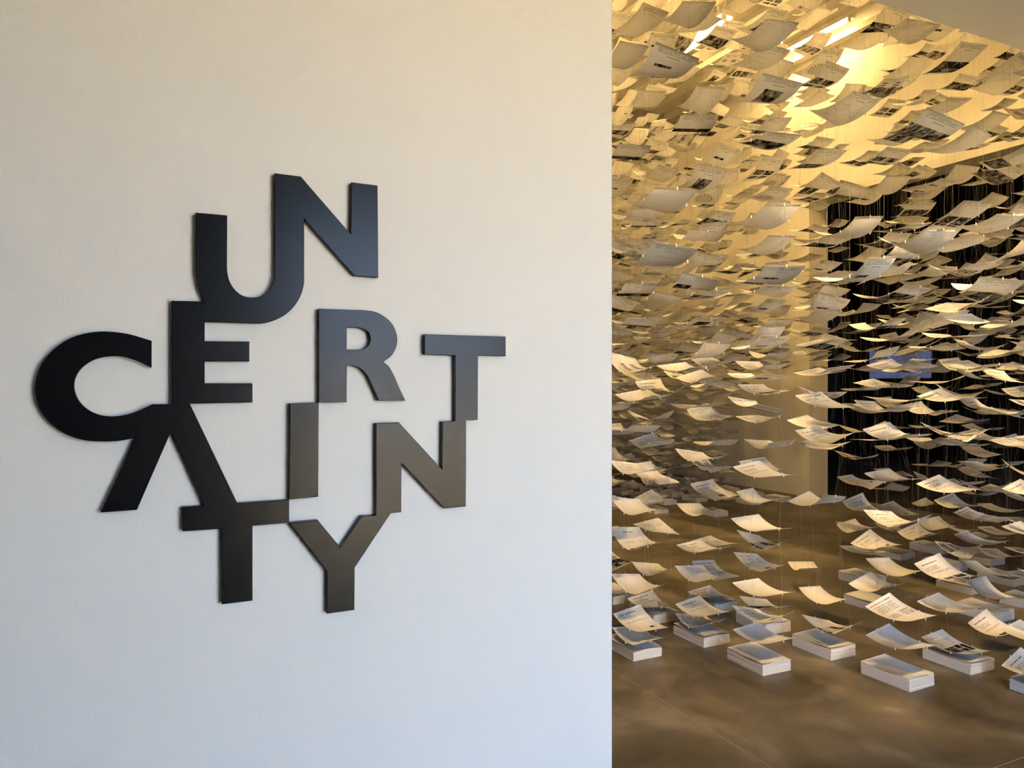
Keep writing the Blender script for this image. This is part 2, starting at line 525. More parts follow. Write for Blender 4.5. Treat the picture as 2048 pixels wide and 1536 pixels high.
# ------------------------------------------------------------------ the sign
LETTERS = {
  'u': [(0.103,2.0466),(0.1715,2.0469),(0.1709,1.9296),(0.172,1.9115),(0.1782,1.8884),(0.1905,1.8708),(0.2054,1.86),(0.2279,1.8563),(0.2506,1.8624),(0.2658,1.8764),(0.2749,1.8941),(0.2793,1.9184),(0.2789,2.0498),(0.3489,2.0562),(0.3489,1.9039),(0.3455,1.882),(0.3375,1.8599),(0.3231,1.8375),(0.3047,1.8192),(0.2839,1.8064),(0.2607,1.7981),(0.2354,1.795),(0.122,1.7943),(0.1239,1.8198),(0.1218,1.8417),(0.1153,1.8565),(0.1083,1.8766),(0.1042,1.8994),(0.103,1.9276)],
  'n': [(0.2787,2.1596),(0.341,2.1591),(0.4646,2.0283),(0.466,2.1597),(0.5337,2.1593),(0.5354,1.9231),(0.4735,1.9241),(0.3489,2.0562),(0.3489,2.0443),(0.2789,2.0378)],
  'c': [(0.0112,1.7476),(-0.0087,1.7542),(-0.0337,1.7612),(-0.0646,1.7654),(-0.0919,1.7654),(-0.1188,1.7607),(-0.1455,1.7505),(-0.1688,1.734),(-0.1888,1.7125),(-0.2031,1.6872),(-0.211,1.6605),(-0.2131,1.6372),(-0.2093,1.6123),(-0.2002,1.5871),(-0.186,1.5668),(-0.1658,1.5478),(-0.1425,1.5342),(-0.1159,1.5259),(-0.0889,1.5233),(-0.0523,1.5238),(-0.0212,1.5298),(0.0077,1.5371),(0.0281,1.5967),(0.0128,1.6039),(-0.0024,1.5961),(-0.0212,1.5875),(-0.0431,1.5809),(-0.0676,1.578),(-0.0919,1.5818),(-0.1129,1.5925),(-0.1293,1.6097),(-0.1381,1.6285),(-0.1408,1.6454),(-0.1381,1.6641),(-0.1293,1.6811),(-0.1159,1.6949),(-0.0949,1.7065),(-0.0707,1.7114),(-0.0493,1.7111),(-0.0244,1.7044),(-0.0056,1.6962),(0.011,1.6871)],
  'e': [(0.052,1.8403),(0.1216,1.842),(0.1391,1.8286),(0.1391,1.7946),(0.1222,1.794),(0.1222,1.7497),(0.221,1.7511),(0.221,1.7038),(0.1222,1.7022),(0.1222,1.6516),(0.228,1.6517),(0.228,1.6059),(0.0905,1.6045),(0.0823,1.5925),(0.052,1.5929)],
  'a': [(0.0128,1.6039),(0.052,1.6042),(0.0905,1.6045),(0.1935,1.3689),(0.1998,1.3538),(0.125,1.3569),(0.1208,1.3681),(0.0511,1.5418),(-0.0187,1.3675),(-0.0904,1.367),(-0.0212,1.5298)],
  't': [(0.0752,1.367),(0.1927,1.3678),(0.3131,1.368),(0.3131,1.3119),(0.2281,1.3113),(0.2281,1.1327),(0.1596,1.1326),(0.1596,1.31),(0.0752,1.3113)],
  'i': [(0.315,1.6026),(0.3842,1.6039),(0.3831,1.3707),(0.3133,1.3684)],
  'r': [(0.3841,1.8364),(0.4592,1.8373),(0.5024,1.8377),(0.5303,1.8341),(0.5544,1.8221),(0.5727,1.8051),(0.583,1.7836),(0.5859,1.7638),(0.5817,1.7419),(0.5707,1.7238),(0.5496,1.707),(0.5626,1.6961),(0.5747,1.6764),(0.5912,1.6408),(0.6077,1.6068),(0.5363,1.6068),(0.5183,1.6468),(0.5024,1.676),(0.4866,1.6902),(0.4709,1.6955),(0.4546,1.6961),(0.4538,1.6044),(0.3841,1.6042)],
  'r_hole': [(0.4542,1.792),(0.4787,1.7928),(0.4984,1.7901),(0.5103,1.7814),(0.515,1.766),(0.5115,1.7503),(0.5003,1.741),(0.4787,1.7367),(0.4542,1.7363)],
  't2': [(0.6603,1.7812),(0.8979,1.7817),(0.8979,1.7272),(0.8142,1.7275),(0.8133,1.5526),(0.7794,1.5513),(0.7696,1.5392),(0.7493,1.5397),(0.747,1.5508),(0.747,1.7268),(0.6603,1.7275)],
  'n2': [(0.5295,1.5496),(0.5904,1.5501),(0.7098,1.4222),(0.7106,1.5494),(0.747,1.5508),(0.7794,1.5513),(0.7781,1.318),(0.7162,1.3175),(0.5975,1.4448),(0.5966,1.3163),(0.5646,1.3155),(0.5529,1.3048),(0.5318,1.3064),(0.5295,1.3135)],
  'y': [(0.3131,1.3119),(0.3824,1.3126),(0.4384,1.2394),(0.4917,1.3142),(0.5256,1.3142),(0.569,1.3163),(0.4744,1.1852),(0.4736,1.0781),(0.4049,1.0779),(0.4049,1.1833)],
}
SHEETS = [
 (-1,1,2.115,2.766,3.078,-0.218,-0.008,0.1,1.251,1.001,'tool', 'u', 'white sheet printed with a small tool drawing, hanging high left beside the sign wall', 'the high tool drawing sheet'),
 (0,2,2.71,3.345,3.69,-0.138,0.038,-0.0,1.586,-0.841,'blank', 'u', 'blank grey sheet cut by the top edge of the photo', ''),
 (0,1,2.745,2.803,3.354,0.001,0.004,0.026,1.759,-0.948,'blank', 'u', 'blank grey sheet hanging just left of the bright ceiling light', 'the grey sheet beside the ceiling light'),
 (0,1,2.742,2.762,3.059,-0.261,-0.038,0.065,1.451,0.661,'photo_mid', 'u', 'white sheet with a header and centred dark photo, below the bright ceiling light', 'the centred photo sheet'),
 (0,3,2.647,3.875,3.653,-0.015,-0.118,-0.019,1.477,-0.095,'blank', 'u', 'blank tan sheet partly behind the sheet with the tool drawing', ''),
 (1,3,3.236,3.844,3.47,-0.197,-0.173,0.069,1.622,-0.856,'blank', 'u', 'blank beige sheet hanging left of the sheet with the centred dark photo', 'the beige sheet beside the centred photo'),
 (1,4,3.198,4.393,3.647,-0.266,-0.029,-0.04,1.677,0.096,'blank', 'u', 'small blank beige sheet under the sheet with the tool drawing', ''),
 (0,2,2.736,3.317,3.069,-0.397,0.035,-0.006,1.652,-0.085,'band', 'u', 'white sheet with a wide landscape photo below its header text', 'the landscape photo sheet'),
 (0,1,2.728,2.776,2.827,-0.041,0.109,0.029,1.322,-0.484,'photo_wide', 'u', 'white sheet with a large dark photo, curling below the centred photo sheet', 'the curling dark photo sheet'),
 (0,3,2.665,3.856,3.053,-0.209,0.009,-0.018,1.495,-0.004,'band', 'u', 'sheet with a black and white band photo, touching the sign wall edge, upper one', 'the upper band photo sheet'),
 (1,1,3.293,2.772,3.077,-0.008,-0.102,0.149,1.391,-0.937,'header', 'u', 'white sheet with one faint header paragraph and otherwise empty, right of the ceiling light', 'the faint header sheet'),
 (1,0,3.262,2.315,2.819,-0.235,0.032,0.18,1.968,0.762,'photo_big', 'u', 'white sheet with a large photo of a row of vertical shapes, before the cream wall', 'the large photo of vertical shapes'),
 (5,3,5.305,3.891,4.07,-0.186,-0.076,0.046,1.155,0.514,'blank', 'u', 'blank grey sheet before the cream wall above the printed ones', 'the grey sheet on the cream wall'),
 (5,4,5.39,4.328,4.488,0.11,-0.135,0.012,1.642,0.525,'blank', 'u', 'blank olive sheet before the cream wall near the ceiling light', 'the olive sheet near the light'),
 (2,1,3.79,2.795,3.594,-0.285,0.194,0.243,1.607,-1.172,'blank', 'u', 'large blank grey sheet touching the edge of the grey soffit', 'the sheet touching the soffit'),
 (5,2,5.411,3.274,3.757,-0.256,-0.132,0.136,1.792,-0.47,'blank', 'u', 'blank grey sheet cut by the right edge of the photo, upper one', 'the upper right edge sheet'),
 (6,3,5.887,3.857,4.044,-0.32,-0.002,0.069,1.555,0.361,'photo_wide', 'u', 'sheet with a dark landscape photo, left of the blank sheet at the right edge', 'the dark landscape photo sheet'),
 (6,5,5.858,4.894,4.323,-0.29,-0.215,-0.04,1.417,0.181,'blank', 'u', 'blank beige sheet overlapped by the faint header sheet', ''),
 (7,5,6.398,4.887,4.271,-0.238,-0.218,0.027,1.329,-0.13,'photo_four', 'u', 'sheet printed with four small dark photos, right of the faint header sheet', 'the four photo sheet'),
 (7,3,6.365,3.947,3.76,-0.274,0.004,0.13,1.495,0.606,'photo_wide', 'u', 'small sheet with a dark photo low before the cream wall at right', 'the small dark photo sheet'),
 (-1,1,2.135,2.809,2.477,-0.157,-0.089,0.064,1.29,-0.637,'blank', 'u', 'large blank white sheet in front of the sheet with a ring of dots', 'the large white sheet by the dots'),
 (2,4,3.738,4.389,3.038,-0.387,-0.314,0.121,1.619,0.353,'dots', 'u', 'sheet printed with a ring of small black dots', 'the ring of dots sheet'),
 (0,1,2.748,2.783,2.453,-0.114,-0.157,0.038,1.473,-0.735,'blank', 'u', 'long blank white sheet sagging left of the dark doorway top', 'the long sagging white sheet'),
 (-1,1,2.106,2.767,2.209,-0.212,-0.158,0.049,1.144,0.499,'plan', 'u', 'large white sheet printed with a faint floor plan', 'the floor plan sheet'),
 (1,2,3.262,3.306,2.443,-0.024,-0.164,0.04,1.371,-0.724,'blank', 'u', 'blank pale sheet directly below the long sagging white one', ''),
 (0,2,2.668,3.221,2.173,-0.416,-0.101,0.117,1.332,0.431,'dark_left', 'u', 'white sheet with a dark curved photo along its left part', 'the dark curved photo sheet'),
 (0,1,2.752,2.753,2.158,-0.24,-0.136,0.008,1.48,-0.355,'tool', 'u', 'white sheet with thin line drawings, left of the dark doorway', 'the thin line drawing sheet'),
 (1,2,3.265,3.288,2.175,-0.209,-0.02,0.088,1.45,-0.544,'header', 'u', 'pale text sheet tucked under the sheet with thin line drawings', ''),
 (0,3,2.699,3.817,2.204,-0.286,-0.155,-0.016,1.384,-0.143,'band', 'u', 'sheet with a black band photo touching the sign wall edge, lower one', 'the lower band photo sheet'),
 (0,2,2.749,3.28,2.446,-0.38,0.096,0.041,1.572,-0.455,'blank', 'u', 'blank pale sheet above the dark curved photo sheet', ''),
 (2,6,3.759,5.356,2.811,-0.158,-0.244,0.07,1.385,-0.776,'blank', 'u', 'blank beige sheet behind the faint floor plan sheet', ''),
 (1,4,3.197,4.394,2.778,-0.3,-0.023,-0.033,1.643,-0.187,'photo_two', 'u', 'sheet printed with two dark photos side by side under a header', 'the two photo sheet'),
 (4,3,4.724,3.936,3.061,-0.437,-0.083,0.185,1.377,0.751,'photo_low', 'u', 'white header sheet at the top left corner of the dark doorway', 'the header sheet at the doorway corner'),
 (4,3,4.905,3.767,3.087,-0.204,-0.183,0.046,1.811,-0.418,'blank', 'u', 'blank beige sheet at the top edge of the dark doorway', 'the beige sheet at the doorway top'),
 (5,2,5.405,3.274,3.117,-0.184,-0.042,0.347,1.712,-0.079,'photo_big', 'u', 'white sheet with a large grey crowd photo at the right edge', 'the crowd photo sheet'),
 (6,3,5.888,3.873,3.305,-0.326,-0.248,0.042,1.85,0.186,'blank', 'u', 'blank beige sheet left of the large grey crowd photo', ''),
 (5,3,5.35,3.864,2.973,-0.462,-0.168,-0.018,1.635,0.325,'photo_wide', 'u', 'header sheet with a dark photo hanging before the dark doorway', 'the dark photo sheet before the doorway'),
 (1,1,3.33,2.773,2.436,-0.023,-0.14,-0.031,2.4,-0.604,'blank', 'u', 'blank white sheet hanging at the left side of the dark doorway', 'the white sheet at the doorway left'),
 (1,0,3.252,2.329,2.293,-0.148,-0.077,0.132,2.184,-1.326,'blank', 'u', 'large blank white sheet sagging like a bowl before the dark doorway', 'the white bowl shaped sheet'),
 (7,3,6.376,3.949,3.165,-0.071,-0.094,0.109,2.004,0.069,'blank', 'u', 'blank tan sheet before the upper part of the dark doorway', 'the tan sheet before the doorway top'),
 (2,0,3.762,2.33,2.43,-0.107,-0.029,0.048,1.549,-0.835,'blank', 'u', 'wide blank pale sheet at right before the dark doorway', 'the wide pale sheet at right'),
 (0,0,2.788,2.28,2.107,0.088,-0.207,-0.082,2.4,-0.19,'tool', 'u', 'pale sheet with a dark sketch at the left side of the dark doorway', 'the dark sketch sheet'),
 (4,2,4.808,3.361,2.397,-0.229,-0.048,0.051,1.42,-0.169,'header', 'u', 'bluish white sheet with a dark lower band before the dark doorway', 'the bluish white sheet'),
 (2,0,3.793,2.347,2.115,-0.523,0.024,0.089,2.275,0.107,'photo_low', 'u', 'white sheet with a sketchy dark print at right before the dark doorway', 'the sketchy print sheet'),
 (5,4,5.272,4.424,2.529,-0.347,-0.12,0.115,1.275,-0.371,'photo_low', 'u', 'white sheet with a dark photo strip left before the dark doorway', ''),
 (0,3,2.703,3.814,2.01,-0.243,-0.023,0.067,1.431,-0.493,'band', 'u', 'grey sheet with a thin black strip near the sign wall edge, mid height', 'the black strip sheet'),
 (5,8,5.415,6.326,2.187,-0.15,-0.276,0.024,1.336,-0.485,'blank', 'u', 'bluish white blank sheet hanging alone at mid height', 'the lone bluish sheet'),
 (3,4,4.339,4.297,2.092,-0.361,-0.102,-0.016,1.489,0.007,'blank', 'u', 'grey blank sheet at mid height left of the doorway edge', ''),
 (0,3,2.714,3.824,1.112,-0.095,0.085,-0.006,1.454,-1.018,'text', 't', 'sheet with a short text block curling up beside the sign wall edge', 'the curled text sheet by the sign'),
 (0,3,2.719,3.823,0.875,-0.077,0.137,-0.005,1.482,-1.062,'blank', 't', 'blank white sheet beside the sign wall, one above the centred title sheet', 'the white sheet above the title sheet'),
 (0,3,2.729,3.848,0.669,-0.091,0.235,-0.056,1.753,-0.857,'title_band', 't', 'white sheet with a centred title and a dark photo band at its lower end', 'the centred title sheet'),
 (0,3,2.732,3.825,0.397,-0.039,0.086,-0.049,1.588,-1.052,'blank', 't', 'blank white sheet beside the sign wall, one below the centred title sheet', 'the white sheet below the title sheet'),
 (0,3,2.74,3.81,0.171,0.03,0.166,-0.063,1.45,0.612,'text_small', 't', 'text sheet with a small black picture, second above the bluish stack', ''),
 (0,3,2.712,3.793,0.094,-0.113,-0.01,-0.025,1.176,-0.601,'blank', 't', 'blank sheet hanging just above the bluish lit stack', ''),
 (1,4,3.204,4.338,0.094,-0.113,0.043,-0.061,1.196,0.961,'text', 't', 'tan text sheet behind the text sheet with a small black picture', ''),
 (1,3,3.242,3.829,0.177,0.023,0.053,-0.077,1.414,0.513,'text', 't', 'tan text sheet second above the stack between the bluish and the front stacks', ''),
 (1,3,3.239,3.843,0.095,-0.199,-0.095,-0.045,1.567,-0.892,'blank', 't', 'blank tan sheet just above the stack right of the bluish one', ''),
 (2,4,3.738,4.317,0.094,-0.035,-0.019,0.009,0.856,0.977,'text_small', 't', 'tan text sheet with a small dark mark, left of the black half photo sheet', ''),
 (1,3,3.226,3.831,0.402,-0.157,0.055,-0.032,1.403,-0.628,'blank', 't', 'blank greyish sheet bending like a step above a far stack', ''),
 (1,4,3.241,4.334,0.323,-0.168,-0.04,-0.066,1.482,-1.316,'blank', 't', 'blank tan sheet sagging near the sign wall above the blank white one', 'the sagging tan sheet by the sign'),
 (1,2,3.249,3.299,0.166,0.017,0.003,-0.035,1.253,0.181,'blank', 't', 'blank sheet hanging lowest above the front stack with the peach corner', ''),
 (1,2,3.256,3.316,0.276,0.013,-0.07,0.027,1.549,-1.469,'small_image', 't', 'hammock shaped sheet with a small picture, second above the front stack', ''),
 (2,3,3.766,3.822,0.14,-0.242,-0.068,0.071,1.401,-0.591,'half_photo', 't', 'sheet with a black photo half, above the stack behind the front stack', 'the black half photo sheet'),
 (1,2,3.249,3.305,0.433,0.0,0.029,-0.006,1.311,0.053,'blank', 't', 'blank white sheet over the front stack, third one up', 'the fourth sheet over the front stack'),
 (2,3,3.751,3.854,0.419,-0.067,0.14,0.0,1.447,-1.004,'small_image', 't', 'white text sheet with a small picture near its lower end, curling up steeply', 'the steep text sheet'),
 (1,2,3.25,3.324,0.802,-0.064,0.092,-0.021,1.567,0.249,'blank', 't', 'blank white sheet level with the far floor edge, left of the doorway', 'the white sheet at floor edge level'),
 (2,3,3.768,3.839,0.569,-0.015,0.088,0.02,1.47,-1.781,'half_photo', 't', 'curled sheet with a black and white photo half, left of the doorway foot', 'the half photo sheet'),
 (1,2,3.247,3.299,1.124,0.015,0.143,-0.065,1.243,0.535,'text', 't', 'pale text sheet left of the foot of the doorway edge', 'the pale text sheet by the pillar'),
 (2,4,3.702,4.409,0.697,-0.083,0.074,-0.082,1.598,-0.816,'blank', 't', 'blank pale sheet before the row of far stacks', 'the pale sheet by the far stacks'),
 (1,3,3.221,3.829,1.166,-0.176,0.082,0.0,1.37,-1.057,'header', 't', 'pale header sheet curling above the far stacks', 'the curling header sheet'),
 (1,3,3.248,3.825,0.575,0.033,-0.057,-0.042,1.407,0.159,'text', 't', 'pale text sheet folded like an open book, right of the centred title sheet', 'the open book sheet'),
 (4,4,4.792,4.397,0.155,-0.489,-0.055,-0.029,1.656,-0.137,'blank', 't', 'blank beige sheet right of the curling text sheet with the small picture', 'the beige sheet behind the steep one'),
 (3,3,4.332,3.821,0.122,-0.047,0.106,-0.021,1.79,-0.546,'blank', 't', 'blank beige sheet hanging second above the middle stack behind the front pair', ''),
 (2,2,3.798,3.288,0.152,-0.126,-0.094,0.011,1.37,-1.78,'half_photo', 't', 'sheet with a striped dark photo just above the middle stack', ''),
 (2,1,3.773,2.8,0.212,0.052,0.05,-0.046,1.224,0.83,'blank', 't', 'blank sheet hanging lowest above the front right stack', ''),
 (2,1,3.772,2.804,0.374,0.018,0.093,-0.133,1.282,0.898,'text_rows', 't', 'densely printed text sheet second above the front right stack', ''),
 (3,2,4.299,3.358,0.32,-0.086,-0.074,-0.176,1.938,0.81,'blank', 't', 'blank tan pointed sheet third above the front right stack', ''),
 (3,2,4.354,3.275,0.442,-0.066,0.116,-0.029,1.722,-0.584,'blank', 't', 'blank white sheet curling above the tan pointed one', 'the white sheet over the tan point'),
 (3,1,4.284,2.878,0.518,-0.073,0.17,-0.104,2.022,0.896,'text_photo', 't', 'text sheet with a row of small dark photos at its lower end', 'the row of photos sheet'),
 (4,3,4.856,3.806,0.46,-0.075,0.062,-0.238,1.46,1.559,'text_small', 't', 'pointed text sheet with one small black mark above the floor', 'the pointed text sheet'),
 (7,6,6.465,5.331,0.176,-0.374,0.121,-0.258,1.686,0.169,'text', 't', 'small text sheet left of the pointed text sheet', ''),
 (2,1,3.789,2.835,0.869,-0.113,0.009,-0.05,2.183,-1.038,'text_photo', 't', 'sagging text sheet with wavy dark lines below the doorway', 'the wavy lined text sheet'),
 (7,4,6.404,4.387,0.366,-0.416,0.108,-0.201,1.648,-0.03,'blank', 't', 'blank pale sheet right of the sagging text sheet', 'the pale sheet beside the wavy one'),
 (6,4,5.98,4.265,0.344,-0.304,0.063,-0.274,1.971,0.537,'text_photo', 't', 'greyish text sheet with a dark picture under the blank pale one', ''),
 (3,1,4.274,2.85,1.03,-0.014,0.103,-0.111,1.252,0.741,'text', 't', 'flat text sheet before the lower dark doorway, centre', 'the flat text sheet low in the doorway'),
 (3,2,4.343,3.274,1.033,-0.137,0.064,-0.061,1.476,0.415,'blank', 't', 'blank white sheet before the lower left of the dark doorway', 'the white sheet low in the doorway'),
 (5,2,5.411,3.299,0.154,-0.04,0.274,0.002,2.4,0.346,'blank', 't', 'blank tan sheet near the right edge above the floor', 'the tan sheet low at right'),
 (3,1,4.28,2.848,0.329,0.016,-0.02,-0.078,1.327,0.377,'blank', 't', 'blank peach sheet behind the densely printed text sheet', ''),
 (4,1,4.82,2.892,0.103,0.04,0.029,-0.146,2.4,1.056,'text_photo', 't', 'dim text sheet with framed dark pictures at the right edge', ''),
 (3,0,4.28,2.36,0.305,0.071,-0.044,-0.056,1.463,0.259,'blank', 't', 'blank peach sheet at the right edge above the half hidden stack', ''),
 (3,0,4.281,2.355,0.131,0.061,-0.048,-0.172,1.478,0.938,'text', 't', 'text sheet resting low over the half hidden stack at the right edge', ''),
 (3,1,4.304,2.841,0.092,0.05,0.1,0.0,1.3,0.5,'photo_grid', 't', 'text sheet with a block of dark photos lying on the right rear stack', ''),
 (3,0,4.283,2.356,0.857,0.105,-0.041,-0.027,1.464,0.107,'blank', 't', 'blank pale sheet at the right edge near the floor line', ''),
 (3,0,4.283,2.355,1.079,0.091,-0.059,-0.111,1.473,0.554,'text', 't', 'text sheet at the right edge before the lower dark doorway', 'the right edge text sheet'),
 (2,1,3.781,2.835,1.352,-0.072,0.118,-0.086,1.934,0.667,'text', 't', 'text sheet before the left part of the dark doorway, below the blue screen', 'the text sheet under the screen'),
 (3,1,4.274,2.845,1.56,-0.012,0.101,-0.121,1.212,0.78,'text', 't', 'flat text sheet hanging right below the blue screen', 'the flat text sheet under the screen'),
 (0,3,2.757,3.806,1.555,0.098,0.067,-0.108,1.601,0.235,'blank', 't', 'pale blue and cream blank sheet against the sign wall edge at eye level', 'the pale blue sheet by the sign'),
 (2,0,3.747,2.335,1.952,-0.074,0.188,-0.049,1.265,0.413,'blank', 't', 'long pale blank sheet at right just above eye level', 'the long pale sheet at right'),
 (3,1,4.347,2.743,1.745,-0.162,0.073,-0.078,1.368,0.055,'photo_low', 't', 'long pale sheet with a dark print, right of the blue screen', 'the long printed sheet by the screen'),
 (0,2,2.698,3.309,1.727,0.016,0.084,-0.07,1.167,0.261,'blank', 't', 'long thin grey blank sheet at eye level left of the doorway', 'the thin grey sheet at eye level'),
]
def smooth_loop(lp):
    """round off runs of shallow turns (the bowls of C, U and R); sharp corners and long straight edges stay"""
    n = len(lp)
    P = [Vector(p) for p in lp]
    def turn(i):
        a, b = P[i] - P[i - 1], P[(i + 1) % n] - P[i]
        return abs(a.angle(b))
    soft = [turn(i) < math.radians(33) for i in range(n)]
    out = []
    for i in range(n):
        j = (i + 1) % n
        p1, p2 = P[i], P[j]
        L_ = (p2 - p1).length
        out.append((p1.x, p1.y))
        if L_ > 0.06 or not (soft[i] or soft[j]):
            continue
        def tan(k, fwd):
            if not soft[k]:
                return p2 - p1
            a, b = P[k] - P[k - 1], P[(k + 1) % n] - P[k]
            if a.length > 0.06 and not soft[k - 1]:
                d = a
            elif b.length > 0.06 and not soft[(k + 1) % n]:
                d = b
            else:
                d = a.normalized() * b.length + b.normalized() * a.length
            return d.normalized() * L_
        t1, t2 = tan(i, True), tan(j, False)
        for s in (0.25, 0.5, 0.75):
            h1, h2 = 2 * s ** 3 - 3 * s ** 2 + 1, s ** 3 - 2 * s ** 2 + s
            h3, h4 = -2 * s ** 3 + 3 * s ** 2, s ** 3 - s ** 2
            v = p1 * h1 + t1 * h2 + p2 * h3 + t2 * h4
            out.append((v.x, v.y))
    return out

def letter(name, pts, parent, hole=None, label=None, lift=0.0):
    """flat plate with a fine chamfer, front face towards -Y; pts are (x, z) in clockwise order"""
    import bmesh
    from mathutils.geometry import tessellate_polygon
    pts = smooth_loop(pts)
    hole = smooth_loop(hole) if hole else None
    loops = [pts] + ([hole] if hole else [])
    yf, yb, c = WY - 0.020 - lift, WY - 0.0005, 0.0012
    rings = []
    for lp in loops:
        n = len(lp)
        area = sum(lp[i][0] * lp[(i + 1) % n][1] - lp[(i + 1) % n][0] * lp[i][1] for i in range(n))
        sgn = 1 if area > 0 else -1
        if lp is hole:
            sgn = -sgn
        ins = []
        for i in range(n):
            p0, p1, p2 = Vector(lp[i - 1]), Vector(lp[i]), Vector(lp[(i + 1) % n])
            n1 = Vector((-(p1 - p0).y, (p1 - p0).x)).normalized() * sgn
            n2 = Vector((-(p2 - p1).y, (p2 - p1).x)).normalized() * sgn
            m_ = (n1 + n2)
            m_ = m_ / max(0.35, m_.length_squared / 2) if m_.length > 1e-6 else n1
            ins.append(p1 + m_ * c)
        rings.append((lp, ins))
    v, f = [], []
    idx = []
    for lp, ins in rings:
        b = len(v)
        n = len(lp)
        v += [(p[0], yf, p[1]) for p in ins] + [(p[0], yf + c, p[1]) for p in lp] + [(p[0], yb, p[1]) for p in lp]
        for i in range(n):
            j = (i + 1) % n
            f += [(b + i, b + j, b + n + j, b + n + i), (b + n + i, b + n + j, b + 2 * n + j, b + 2 * n + i)]
        idx.append((b, n))
    tri = tessellate_polygon([[Vector((p[0], p[1], 0)) for p in ins] for _, ins in rings])
    flat = [b + i for b, n in idx for i in range(n)]
    f += [tuple(flat[i] for i in t_) for t_ in tri]
    back = [b + 2 * n + i for b, n in idx for i in range(n)]
    f += [tuple(back[i] for i in t_) for t_ in tri]
    me = bpy.data.meshes.new(name)
    me.from_pydata(v, [], f)
    bm = bmesh.new()
    bm.from_mesh(me)
    bmesh.ops.recalc_face_normals(bm, faces=bm.faces)
    bm.to_mesh(me)
    bm.free()
    me.materials.append(M['letter'])
    o = link(name, me, parent)
    if label:
        o['label'] = label
    return o
sign = empty('wall_sign', (0, 0, 0))
tag(sign, 'black metal lettering reading UNCERTAINTY, scattered letters joined on the white wall', 'sign')
NAMES = {'u': 'black letter U at the top left', 'n': 'dark blue grey letter N at the top', 'c': 'black letter C at the far left', 'e': 'black letter E in the middle left',
         'a': 'black letter A without crossbar', 't': 'black letter T at the lower left', 'i': 'dark grey letter I', 'r': 'dark grey letter R',
         't2': 'grey letter T at the far right', 'n2': 'dark olive grey letter N at the lower right', 'y': 'dark brown grey letter Y at the bottom'}
for key, lab in NAMES.items():
    letter('letter_' + key[0], LETTERS[key], sign, LETTERS['r_hole'] if key == 'r' else None, lab, 0.0002 if key in ('u', 'a', 't2', 'y') else 0.0)

# ------------------------------------------------------------------ hanging sheets
SW, SL, TH = 0.21, 0.297, 0.0006
NX, NY = 3, 17
sg, tg = np.meshgrid(np.linspace(-SW / 2, SW / 2, NX), np.linspace(-SL / 2, SL / 2, NY), indexing='xy')
sg, tg = sg.ravel(), tg.ravel()
NV = NX * NY
q = np.array([[j * NX + i, j * NX + i + 1, (j + 1) * NX + i + 1, (j + 1) * NX + i] for j in range(NY - 1) for i in range(NX - 1)])
ring = [i for i in range(NX)] + [j * NX + NX - 1 for j in range(1, NY)] + [(NY - 1) * NX + i for i in range(NX - 2, -1, -1)] + [j * NX for j in range(NY - 2, 0, -1)]
rim = np.array([[ring[k], ring[k - 1], ring[k - 1] + NV, ring[k] + NV] for k in range(len(ring))])
TOP, BOT = q, q[:, ::-1] + NV
SF = np.concatenate([TOP, BOT, rim[:, ::-1]])
NQ = len(q)
us = sg / SW + 0.5
UVT = np.stack([us, 0.5 - tg / SL], 1)           # page head at the far end on top
UVB = np.stack([us, 0.5 + tg / SL], 1)           # page head at the near end underneath
UVV = np.concatenate([UVT, UVB])
def local_shape(k, w, c=0.0):
    z = k * tg ** 2 + w * sg * tg + c * tg ** 3
    y = tg * (1 - .667 * (k * tg) ** 2)
    top = np.stack([sg, y, z + TH / 2], 1)
    return np.concatenate([top, top - np.array([0, 0, TH])])
def rot(ya, pi, ro):
    return np.array(Euler((pi, ro, ya), 'YXZ').to_matrix())
def sheet_mesh(name, P, top, bot):
    me = bpy.data.meshes.new(name)
    me.from_pydata(P.tolist(), [], SF.tolist())
    me.materials.append(PAGE[top])
    me.materials.append(PAGE[bot])
    mi = np.zeros(len(SF), dtype=np.int32)
    mi[NQ:2 * NQ] = 1
    me.polygons.foreach_set('material_index', mi)
    uvl = me.uv_layers.new(name='page')
    uvl.data.foreach_set('uv', UVV[SF.ravel()].ravel().astype(np.float32))
    me.polygons.foreach_set('use_smooth', np.arange(len(SF)) < 2 * NQ)
    me.update()
    return me
F_, CY, SY = 1500.0, math.cos(math.radians(26)), math.sin(math.radians(26))
def project(p):
    d = p[0] * SY + p[1] * CY
    return 1024 + F_ * (p[0] * CY - p[1] * SY) / d, 768 - F_ * (p[2] - 1.65) / d, d

ALL = []                                         # every sheet: dict
for (i, j, x, y, z, ya, pi, ro, k, w, lay, side, label, anchor) in SHEETS:
    ALL.append(dict(i=i, j=j, loc=(x, y, z), rot=(ya, pi, ro), k=k, w=w, c=0.0, top=lay if side == 't' else 'blank',
                    bot=lay if side == 'u' else 'blank', label=label, anchor=anchor))
by_col = {}
for s in ALL:
    by_col.setdefault((s['i'], s['j']), []).append(s['loc'][2])
TOPS = ['blank', 'blank', 'blank', 'blank', 'text', 'text', 'text_small', 'small_image', 'text_photo', 'text_rows', 'half_photo', 'header']
BOTS = ['blank', 'blank', 'blank', 'blank', 'blank', 'header', 'photo_mid', 'photo_wide', 'photo_low', 'photo_four', 'photo_two', 'tool', 'band', 'dots', 'plan', 'photo_big']
COLS = []
EMPTYC = {(i, j) for i in range(-4, 11) for j in range(22)}     # columns without a full run of sheets
